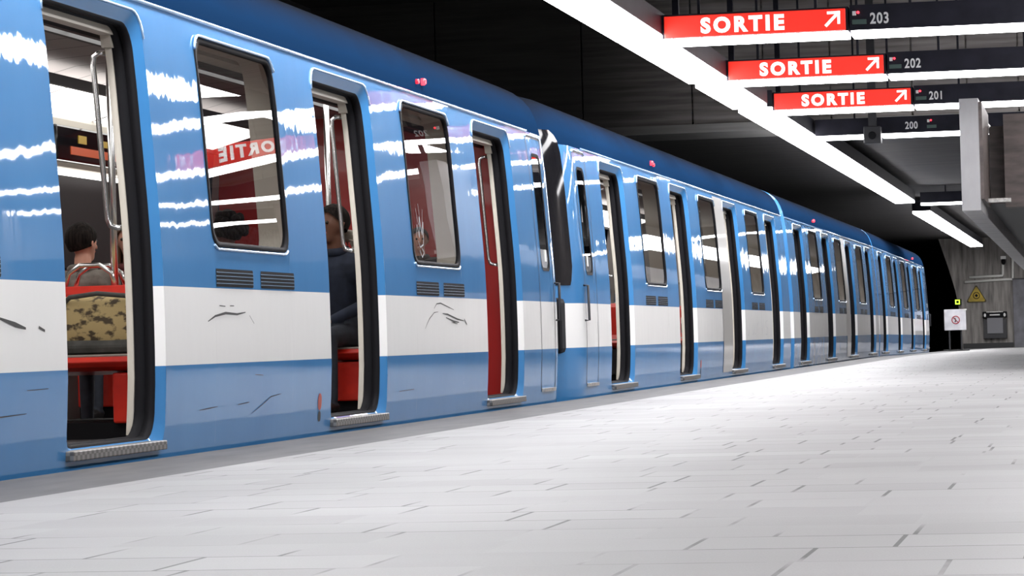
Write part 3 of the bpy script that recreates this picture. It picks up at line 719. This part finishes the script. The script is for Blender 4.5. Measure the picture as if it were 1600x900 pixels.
def extra3(root, sd):
    s2 = Side(False, None, 16.18); y = lambda v: v-41.95
    b = MB(); zs = [.06, .2, .37, .6, .8, .95, 1.15, 1.37, 1.55, 1.75, 1.96, 2.0]
    b.strip([s2(y(50.75), z, -.004) for z in zs], [s2(y(51.5), z, -.004) for z in zs], False, True)
    o = b.build('grey_panel', GREYP, root); o['label'] = 'plain unpainted grey body panel'
    strokes(root, s2, [([(y(49.3), .5), (y(49.5), .7), (y(49.9), .68), (y(49.95), .5), (y(49.6), .46), (y(49.4), .55)], .03)], TAGM, 'marker_tag', 'grey smudge on the white band')
BX = -4.1
car1 = make_car('nearest blue and white metro car with three open doorways in view, at left', L2, True, False, (BX, Y1, -ZB), extra=extra1)
car2 = make_car('second metro car with faint grey writing on its white band, next beyond the nearest car', L2, True, True, (BX, Y2, -ZB), red=12.0, extra=extra2, bulkred=False)
car3 = make_car('third metro car, between the car with the grey writing and the last one', 16.18, False, False, (BX, 41.95, -ZB), red=4.45, extra=extra3, bulkred=False)
car4 = make_car('last and farthest metro car, at the black tunnel mouth', L2, True, False, (BX, 58.3, -ZB), pitch=-.0042, red=12.4, bulkred=False)

# ------------------------------------------------------------------ people
def mbody(name, segs, mats, root, extras=(), vox=.011):
    """segs: list of (p0, p1, r0, r1, material index); everything fused into one continuous surface"""
    b = MB()
    for p0, p1, r0, r1, mi in segs:
        p0 = Vector(p0); p1 = Vector(p1); d = p1-p0; n = 6
        pts = []; rs = []
        L = max(d.length, 1e-4); dn = d/L if d.length > 1e-4 else Vector((0, 0, 1))
        for k in range(4): a = PI/2*k/4; pts.append(p0-dn*r0*math.cos(a)); rs.append(max(.001, r0*math.sin(a)))
        for k in range(n+1): pts.append(p0+d*k/n); rs.append(r0+(r1-r0)*k/n)
        for k in range(1, 5): a = PI/2*k/4; pts.append(p1+dn*r1*math.sin(a)); rs.append(max(.001, r1*math.cos(a)))
        b.tube(pts, rs, 12)
    for c, r, sc, mi in extras:
        mt = Matrix.Translation(c) @ Matrix.Diagonal((sc[0], sc[1], sc[2], 1))
        b.lathe([(max(.001, r*math.sin(PI*k/12)), -r*math.cos(PI*k/12)) for k in range(13)], mt, 16)
    o = b.build(name, mats[0], None)
    md = o.modifiers.new('fuse', 'REMESH'); md.mode = 'VOXEL'; md.voxel_size = vox
    sm = o.modifiers.new('soft', 'SMOOTH'); sm.iterations = 4; sm.factor = .5
    dg = bpy.context.evaluated_depsgraph_get(); dg.update()
    me = bpy.data.meshes.new_from_object(o.evaluated_get(dg)); me.name = name
    old = o.data; o.modifiers.clear(); o.data = me; bpy.data.meshes.remove(old)
    me.materials.clear()
    for m in mats: me.materials.append(m)
    E = [(Vector(a), Vector(c), r0, mi) for a, c, r0, r1, mi in segs]+[(Vector(c), Vector(c), r*max(sc), mi) for c, r, sc, mi in extras]
    for p in me.polygons:
        c = p.center; best = 9; bi = 0
        for a, q, r, mi in E:
            d = q-a; t = 0 if d.length < 1e-5 else max(0, min(1, (c-a).dot(d)/d.length_squared))
            e = (c-(a+d*t)).length-r
            if e < best: best = e; bi = mi
        p.material_index = bi; p.use_smooth = True
    o.parent = root; return o
def fabric(name, c): return noisy(mat(name, c, .85), tuple(k*.75 for k in c[:3])+(1,), tuple(k*1.2 for k in c[:3])+(1,), (1, 1, 1), 14, 6)
SKIN1 = mat('warm_skin', srgb(205, 150, 128), .5); SKIN2 = mat('brown_skin', srgb(112, 74, 58), .5)
HAIRD = noisy(mat('black_hair', (.012, .01, .01, 1), .8, spec=.1), (.004, .003, .003, 1), (.02, .015, .013, 1), (8, 8, 1), 10, bump=.6)
HAIRB = noisy(mat('brown_hair', (.1, .05, .025, 1), .5), (.06, .028, .014, 1), (.2, .11, .06, 1), (9, 9, 1), 10)
JEAN = fabric('dark_trousers', (.03, .035, .05, 1)); EYE = mat('eye', (.02, .015, .01, 1), .2); LIPS = mat('lips', srgb(160, 84, 78), .5)
SHOE = mat('black_shoes', (.01, .01, .01, 1), .5)
def person(loc, rz, label, jacket, skinm, hairm, sit=True, hair='short', hat=None, head_turn=0, tilt=0, lean=0, sc=1, arm='lap', hood=None):
    t = thing('person', loc, label, 'person', 'passengers inside the train', rz); t.scale = (sc, sc, sc)
    # local: facing +Y, origin on the floor, seat top at .40
    hip = .50 if sit else .92
    V = Vector; segs = []
    P = V((0, 0, hip)); ch = V((0, lean*.3, hip+.36)); nk = V((0, lean*.42, hip+.53)); hd = V((0, lean*.48+.02, hip+.66))
    segs += [(P+V((-.07, 0, 0)), P+V((.07, 0, 0)), .125, .125, 1), (P, ch, .135, .15, 0), (ch+V((-.1, 0, .03)), ch+V((.1, 0, .03)), .115, .115, 0), (ch+V((-.16, 0, .08)), ch+V((.16, 0, .08)), .065, .065, 0), (nk-V((0, 0, .06)), nk+V((0, .01, .04)), .056, .052, 2)]
    for s in (-1, 1):
        hj = P+V((s*.09, 0, -.02))
        if sit: kn = V((s*.12, .44, .47)); an = V((s*.12, .42, .09))
        else: kn = V((s*.1, .02, .49)); an = V((s*.11, -.01, .09))
        segs += [(hj, kn, .088, .058, 1), (kn, an, .056, .04, 1), (an+V((0, -.03, -.05)), an+V((s*.02, .16, -.055)), .038, .03, 3)]
        sh = ch+V((s*.18, 0, .07))
        if arm == 'lap': el = sh+V((s*.06, .06, -.26)); wr = V((s*.08, .26, hip+.08))
        elif arm == 'down': el = sh+V((s*.04, -.02, -.28)); wr = sh+V((s*.03, .06, -.52))
        else: el = sh+V((s*.05, .18, -.16)); wr = sh+V((-s*.05, .33, -.02))
        segs += [(sh, el, .058, .045, 0), (el, wr, .045, .034, 0)]
        d = (wr-el).normalized(); side_ = V((-s, 0, 0)); pm = wr+d*.06
        segs.append((wr, pm+d*.02, .026, .03, 2))
        for k in range(4):
            o = (side_*(k-1.5)*.018); ln_ = (.07, .08, .075, .058)[k]
            a = pm+d*.02+o; m_ = a+d*ln_*.5+V((0, 0, -.006)); e = m_+d*ln_*.4+V((0, 0, -.024))
            segs += [(a, m_, .0095, .009, 2), (m_, e, .009, .008, 2)]
        a = wr+d*.02+side_*.024; m_ = a+side_*.02+d*.03; segs += [(a, m_, .012, .011, 2), (m_, m_+d*.03, .0105, .009, 2)]
    H = Matrix.Translation(hd) @ Matrix.Rotation(head_turn, 4, 'Z') @ Matrix.Rotation(tilt, 4, 'Y')
    hp = lambda x, y, z: H @ V((x, y, z))
    ex_ = []
    segs += [(nk, hp(0, 0, -.06), .05, .05, 2), (hp(0, -.015, .035), hp(0, .0, .01), .085, .082, 2), (hp(0, .02, -.02), hp(0, .04, -.072), .066, .04, 2),
             (hp(0, .085, .015), hp(0, .104, -.018), .009, .014, 2), (hp(-.08, -.005, -.012), hp(-.084, -.01, .012), .014, .016, 2), (hp(.08, -.005, -.012), hp(.084, -.01, .012), .014, .016, 2)]
    bd = mbody('body', segs, [jacket, JEAN, skinm, SHOE], t, vox=.0095)
    for s in (-1, 1):
        MB().lathe([(max(.0005, .011*math.sin(PI*k/8)), -.011*math.cos(PI*k/8)) for k in range(9)], Matrix.Translation(hp(s*.031, .073, .018)), 10).build('eye', EYE, t)
    MB().tube([hp(-.024, .072, -.045), hp(0, .08, -.046), hp(.024, .072, -.045)], .006, 6).build('mouth', LIPS, t)
    # hair: a shell over the skull open at the face
    b = MB(); n = 22; m_ = 12; R = .098; pts = []
    for i in range(m_+1):
        th = PI*.5*1.28*i/m_; row = []
        for j in range(n):
            a = 2*PI*j/n; front = max(0, math.sin(a)); lim = 1-.52*front+.18*max(0, -math.sin(a))
            tt = th*lim; rr_ = R*(1+.05*noise.noise(Vector((i*.7, j*.9, loc[1]))))
            v = V((rr_*math.sin(tt)*math.cos(a)*.98, rr_*math.sin(tt)*math.sin(a)*1.08-.015, .03+rr_*math.cos(tt)*1.08)); row.append(tuple(H @ v))
        pts.append(row)
    for r0, r1 in zip(pts, pts[1:]): b.strip(r0, r1, True, True)
    if hat: b.build('hat', hat, t)
    else: b.build('hair', hairm, t)
    if hair == 'long':
        b = MB()
        for s in (-1, 1):
            for k in range(4): b.tube([hp(s*(.07+.004*k), -.01-.022*k, .05), hp(s*.092, -.02-.02*k, -.04), hp(s*.1, -.01-.02*k, -.16), hp(s*.085, .0-.02*k, -.3)], [.02, .03, .03, .012], 8)
        b.tube([hp(0, -.07, .05), hp(0, -.1, -.05), hp(0, -.1, -.2), hp(0, -.09, -.3)], [.05, .06, .06, .03], 10)
        b.build('long_hair', hairm, t)
    if hair == 'curly':
        b = MB()
        for k in range(46):
            a = random.uniform(0, 2*PI); u = random.uniform(-.35, 1); q = math.sqrt(max(0, 1-u*u))
            p = V((q*math.cos(a)*.1, q*math.sin(a)*.1-.025, .035+u*.1))
            if p.y > .035 and p.z < .08: continue
            r = random.uniform(.026, .036); b.lathe([(max(.001, r*math.sin(PI*i/6)), -r*math.cos(PI*i/6)) for i in range(7)], H @ Matrix.Translation(p), 8)
        b.build('curly_hair', hairm, t)
    if hood:
        b = MB(); pts = []
        for k in range(15):
            a = PI*(-.15+1.3*k/14); pts.append(nk+V((math.cos(a)*.15, -.03-math.sin(a)*.07, .02+math.sin(a)*.05)))
        b.tube(pts, .04, 10); o = b.build('fur_trim', hood, t)
        b = MB()
        for p in pts:
            for j in range(10):
                a = random.uniform(0, 2*PI); dd = V((math.cos(a), math.sin(a)*.6, math.sin(a))).normalized()
                b.tube([p, p+dd*.04, p+dd*.068+V((0, 0, -.01))], [.008, .006, .001], 5)
        b.build('fur_tufts', hood, t)
    # collar
    col = [nk+V((math.cos(2*PI*k/14)*.074, math.sin(2*PI*k/14)*.068+.005, -.028+.012*math.cos(2*PI*k/14+PI/2))) for k in range(15)]
    MB().tube(col, .026, 8).build('collar', jacket, t)
    return t
FLZ = .055
TAUPE = fabric('taupe_jacket', (.16, .14, .12, 1)); NAVY = fabric('navy_parka', (.014, .02, .04, 1)); GREYJ = fabric('light_grey_coat', (.34, .33, .36, 1)); MAROON = fabric('dark_red_coat', (.1, .02, .02, 1)); BLK = fabric('black_coat', (.02, .02, .022, 1)); OLIVE = fabric('grey_green_coat', (.1, .11, .1, 1))
FUR = fabric('grey_fur', (.32, .28, .24, 1)); KNIT = fabric('grey_knit', (.09, .1, .11, 1))
person((-5.05, 15.0, FLZ), 0, 'short dark haired person in a taupe jacket, back turned, seen in the nearest doorway', TAUPE, SKIN1, HAIRD, lean=.1, head_turn=-.5, sc=.83)
person((-4.74, 14.98, FLZ), .1, 'small person in a grey knit hat leaning over the red seat in the nearest doorway', OLIVE, SKIN1, HAIRB, hat=KNIT, head_turn=2.6, tilt=.9, lean=-.3, sc=.64)
person((-6.0, 18.82, FLZ), PI, 'long brown haired person on the far bench, seen behind the pole in the nearest doorway', MAROON, SKIN1, HAIRB, hair='long', sc=.95)
person((-5.57, 19.5, FLZ), .2, 'dark curly haired person seen through the lower part of the nearest window', BLK, SKIN2, HAIRD, hair='curly', head_turn=.9, sc=1.0)
person((-4.66, 18.86, FLZ), PI-.2, 'person in a navy parka with grey fur trimmed hood in the second doorway', NAVY, SKIN2, HAIRD, hood=FUR, lean=.15, sc=1.0, head_turn=-.4)
person((-4.52, 20.55, FLZ), PI, 'short person in a black coat seen through the window with the scratched tag', BLK, SKIN1, HAIRD, sit=False, arm='down', sc=.70, head_turn=.3)
person((-4.55, 27.75, FLZ), .4, 'standing person in a light grey coat just inside the first doorway of the second car', GREYJ, SKIN1, HAIRD, sit=False, arm='down', sc=.78)
person((-4.75, 32.1, FLZ), PI-.3, 'standing person in a taupe jacket inside the second doorway of the second car', TAUPE, SKIN1, HAIRB, sit=False, arm='hold', sc=.76)
# patterned bag lying on the seat in the nearest doorway
BAGM = noisy(mat('tan_printed_cloth', (.4, .33, .18, 1), .8), srgb(84, 72, 56), srgb(196, 174, 124), (1, 1, 1.5), 20, 4, .40, .50)
BAGD = fabric('dark_grey_cloth', (.08, .08, .075, 1))
t = thing('travel_bag', (-4.76, 14.52, .459), 'tan and brown printed bag lying on the red seat in the nearest doorway', 'bag')
b = MB(); n = 16; rows_ = []
for i in range(13):
    x = -.32+.64*i/12; k = math.sqrt(max(.0, 1-(abs(x)/.33)**6)); row = []
    for j in range(n):
        a = 2*PI*j/n; cy = math.copysign(abs(math.cos(a))**.6, math.cos(a)); cz = math.copysign(abs(math.sin(a))**.6, math.sin(a))
        row.append((x, cy*.13*(.55+.45*k)+.012*noise.noise(Vector((x*7, a, 1))), .145+cz*.142*(.6+.4*k)))
    rows_.append(row)
for r0, r1 in zip(rows_, rows_[1:]): b.strip(r0, r1, True, True)
b.poly(rows_[0][::-1]); b.poly(rows_[-1]); b.build('bag_body', BAGM, t)
MB().box(-.3, .3, -.142, .12, .003, .075).build('bag_base', BAGD, t, bevel=.03)
MB().tube([(-.2, -.1, .24), (-.14, -.13, .28), (0, -.14, .295), (.14, -.13, .28), (.2, -.1, .24)], .012).build('bag_handle', BAGD, t)

# ------------------------------------------------------------------ far end of the platform
YE = 101.0; GE = grade(YE)
YEL = noisy(mat('yellow_sign_sheet', srgb(222, 186, 30), .5), srgb(150, 128, 34), srgb(214, 182, 40), (1, 1, 1), 3)
t = thing('warning_sign', (-3.99, YE-.03, 1.29), 'yellow triangular warning sign on the concrete end wall', 'sign')
def tri(s, y, th, z0=0):
    P = [(-.34*s, 0), (.34*s, 0), (0, .585*s)]; out = []
    for i, (x, z) in enumerate(P):
        c = Vector((0, .2)); p = Vector((x, z)); pa = Vector(P[i-1]); pn = Vector(P[(i+1) % 3])
        for k in range(5):
            u = k/4; q = p+(pa-p).normalized()*.05*(1-u)+(pn-p).normalized()*.05*u; out.append((q.x, q.y+z0))
    b = MB(); A = [(x, y, z) for x, z in out]; B = [(x, y+th, z) for x, z in out]; b.poly(A); b.poly(B[::-1]); b.strip(A, B, True, False); return b
tri(1, 0, .03).build('border', mat('dark_olive_border', srgb(70, 62, 30), .6), t)
tri(.86, -.008, .01, .03).build('face', YEL, t)
b = MB(); b.tube([(math.cos(2*PI*k/24)*.1, -.014, .22+math.sin(2*PI*k/24)*.1) for k in range(25)], .011, 6); b.build('circle', BLACK, t)
b = MB(); b.poly([(-.055, -.017, .22), (.0, -.017, .275), (.03, -.017, .245), (.055, -.017, .22), (.03, -.017, .19), (0, -.017, .165)]); b.build('symbol', BLACK, t)
t = thing('wall_dispenser', (-3.42, YE-.2, .12), 'black framed grey wall box with a white name strip, right of the yellow triangle', 'box')
MB().box(-.37, .37, 0, .2, 0, .62).build('cabinet', mat('dark_cabinet', (.03, .03, .034, 1), .5), t, bevel=.01)
MB().box(-.25, .25, -.03, 0, .16, .66).build('front_panel', mat('mid_grey_front', (.2, .2, .22, 1), .5), t, bevel=.005)
MB().box(-.39, .39, -.05, .0, .66, .86).build('top_bar', BLACK, t, bevel=.04)
MB().box(-.26, .26, -.06, -.04, .835, .865).build('trim_strip', ALU, t)
MB().box(-.16, .16, -.056, -.05, .735, .775).build('name_strip', WHITEP, t)
for x in (-.31, .31): MB().lathe([(.045, 0), (.045, .012)], Matrix.Translation((x, -.05, .75)) @ Matrix.Rotation(PI/2, 4, 'X') @ Matrix.Diagonal((.8, 1.3, 1, 1)), 16).build('round_badge', WHITEP, t)
t = thing('wall_panel', (-2.83, YE-.12, GE), 'flat grey metal panel on the end wall at the right edge', 'panel')
MB().box(0, 1.6, 0, .12, 0, 2.2).build('sheet', noisy(mat('blue_grey_sheet', (.14, .14, .16, 1), .45), (.11, .11, .125, 1), (.19, .19, .22, 1), (1, 1, 1), 3), t, bevel=.01)
MB().box(-.01, 1.61, -.012, .0, 2.17, 2.21).build('top_edge', DARK, t)
# white pipes
PIPE = mat('white_pipe', srgb(235, 235, 230), .5)
def pipe(pts, label):
    o = MB().tube(pts, .04, 10).build('conduit', PIPE); return tag(o, label, 'pipe', 'white conduits on the end wall')
pipe([(-4.35, YE-.05, 1.95), (-3.0, YE-.05, 2.0), (-2.84, YE-.05, 2.0), (-2.82, YE-.05, 2.05), (-2.8, YE-.05, 3.1)], 'outer white conduit bent in an L on the end wall')
pipe([(-4.2, YE-.05, 2.1), (-3.3, YE-.05, 2.12), (-3.15, YE-.05, 2.13), (-3.13, YE-.05, 2.18), (-3.12, YE-.05, 2.62)], 'inner white conduit ending at the small camera')
t = thing('wall_camera', (-3.1, YE-.1, 2.55), 'small white and black camera on the end wall above the pipes', 'camera')
MB().box(-.09, .09, -.06, .1, .1, .2).build('hood', WHITEP, t, bevel=.01)
MB().lathe([(.06, 0), (.075, .08), (.05, .16), (.02, .18)], Matrix.Translation((0, 0, .1)) @ Matrix.Rotation(PI, 4, 'X'), 14).build('dome', BLACK, t)
t = thing('wall_column', (-2.25, YE-.3, GE), 'narrow pale post below the hanging walkway at the far right', 'post')
MB().box(-.07, .07, 0, .14, 0, 3.36-GE).build('shaft', PANELG, t)
MB().box(-.12, .12, -.04, .18, 0, .03).build('foot', DARK, t)
# no-entry sign board on the gate at the platform end
YG = 80.0; gg = grade(YG)
t = thing('gate_sign', (-3.72, YG, gg), 'white board with a red no-entry circle on a dark stand before the tunnel', 'sign')
bz = .96
MB().box(-.27, .28, 0, .03, bz-gg-.53, bz-gg+.0).build('board', noisy(mat('off_white_board', srgb(226, 226, 230), .5), srgb(205, 205, 212), srgb(232, 232, 236), (1, 1, 1), 4), t, bevel=.008)
MB().box(.23, .3, -.02, .05, bz-gg-.03, bz-gg+.005).build('hinge_tab', WHITEP, t)
for x in (-.15, .15): MB().box(x-.02, x+.02, .03, .07, 0, bz-gg-.05).build('post', DARK, t)
MB().box(-.3, .35, -.1, .2, 0, .03).build('foot_plate', DARK, t)
b = MB(); b.tube([(.02+math.cos(2*PI*k/24)*.095, -.008, bz-gg-.27+math.sin(2*PI*k/24)*.095) for k in range(25)], .012, 6); b.tube([(-.045, -.008, bz-gg-.205), (.085, -.008, bz-gg-.335)], .01, 6)
b.build('no_entry_circle', mat('dull_red', srgb(168, 52, 62), .5), t)
b = MB(); b.tube([(.0, -.006, bz-gg-.22), (.02, -.006, bz-gg-.27), (.0, -.006, bz-gg-.33)], .012, 6); b.build('walker_figure', MARK, t)
# green signal
t = thing('tunnel_signal', (-4.56, 100.2, 1.24+0), 'small square yellow-green signal lamp beside the tunnel mouth', 'signal')
GRN = mat('green_signal_light', (.3, .6, .02, 1), .5, emis=(.62, 1, .06, 1), est=1.6)
b = MB()
for x0, x1, z0, z1 in ((-.075, -.04, 0, .15), (.04, .075, 0, .15), (-.04, .04, 0, .035), (-.04, .04, .115, .15)): b.box(x0, x1, -.02, 0, z0, z1)
b.build('lit_square', GRN, t)
MB().box(-.09, .09, 0, .82, -.02, .17).build('lamp_box', BLACK, t)
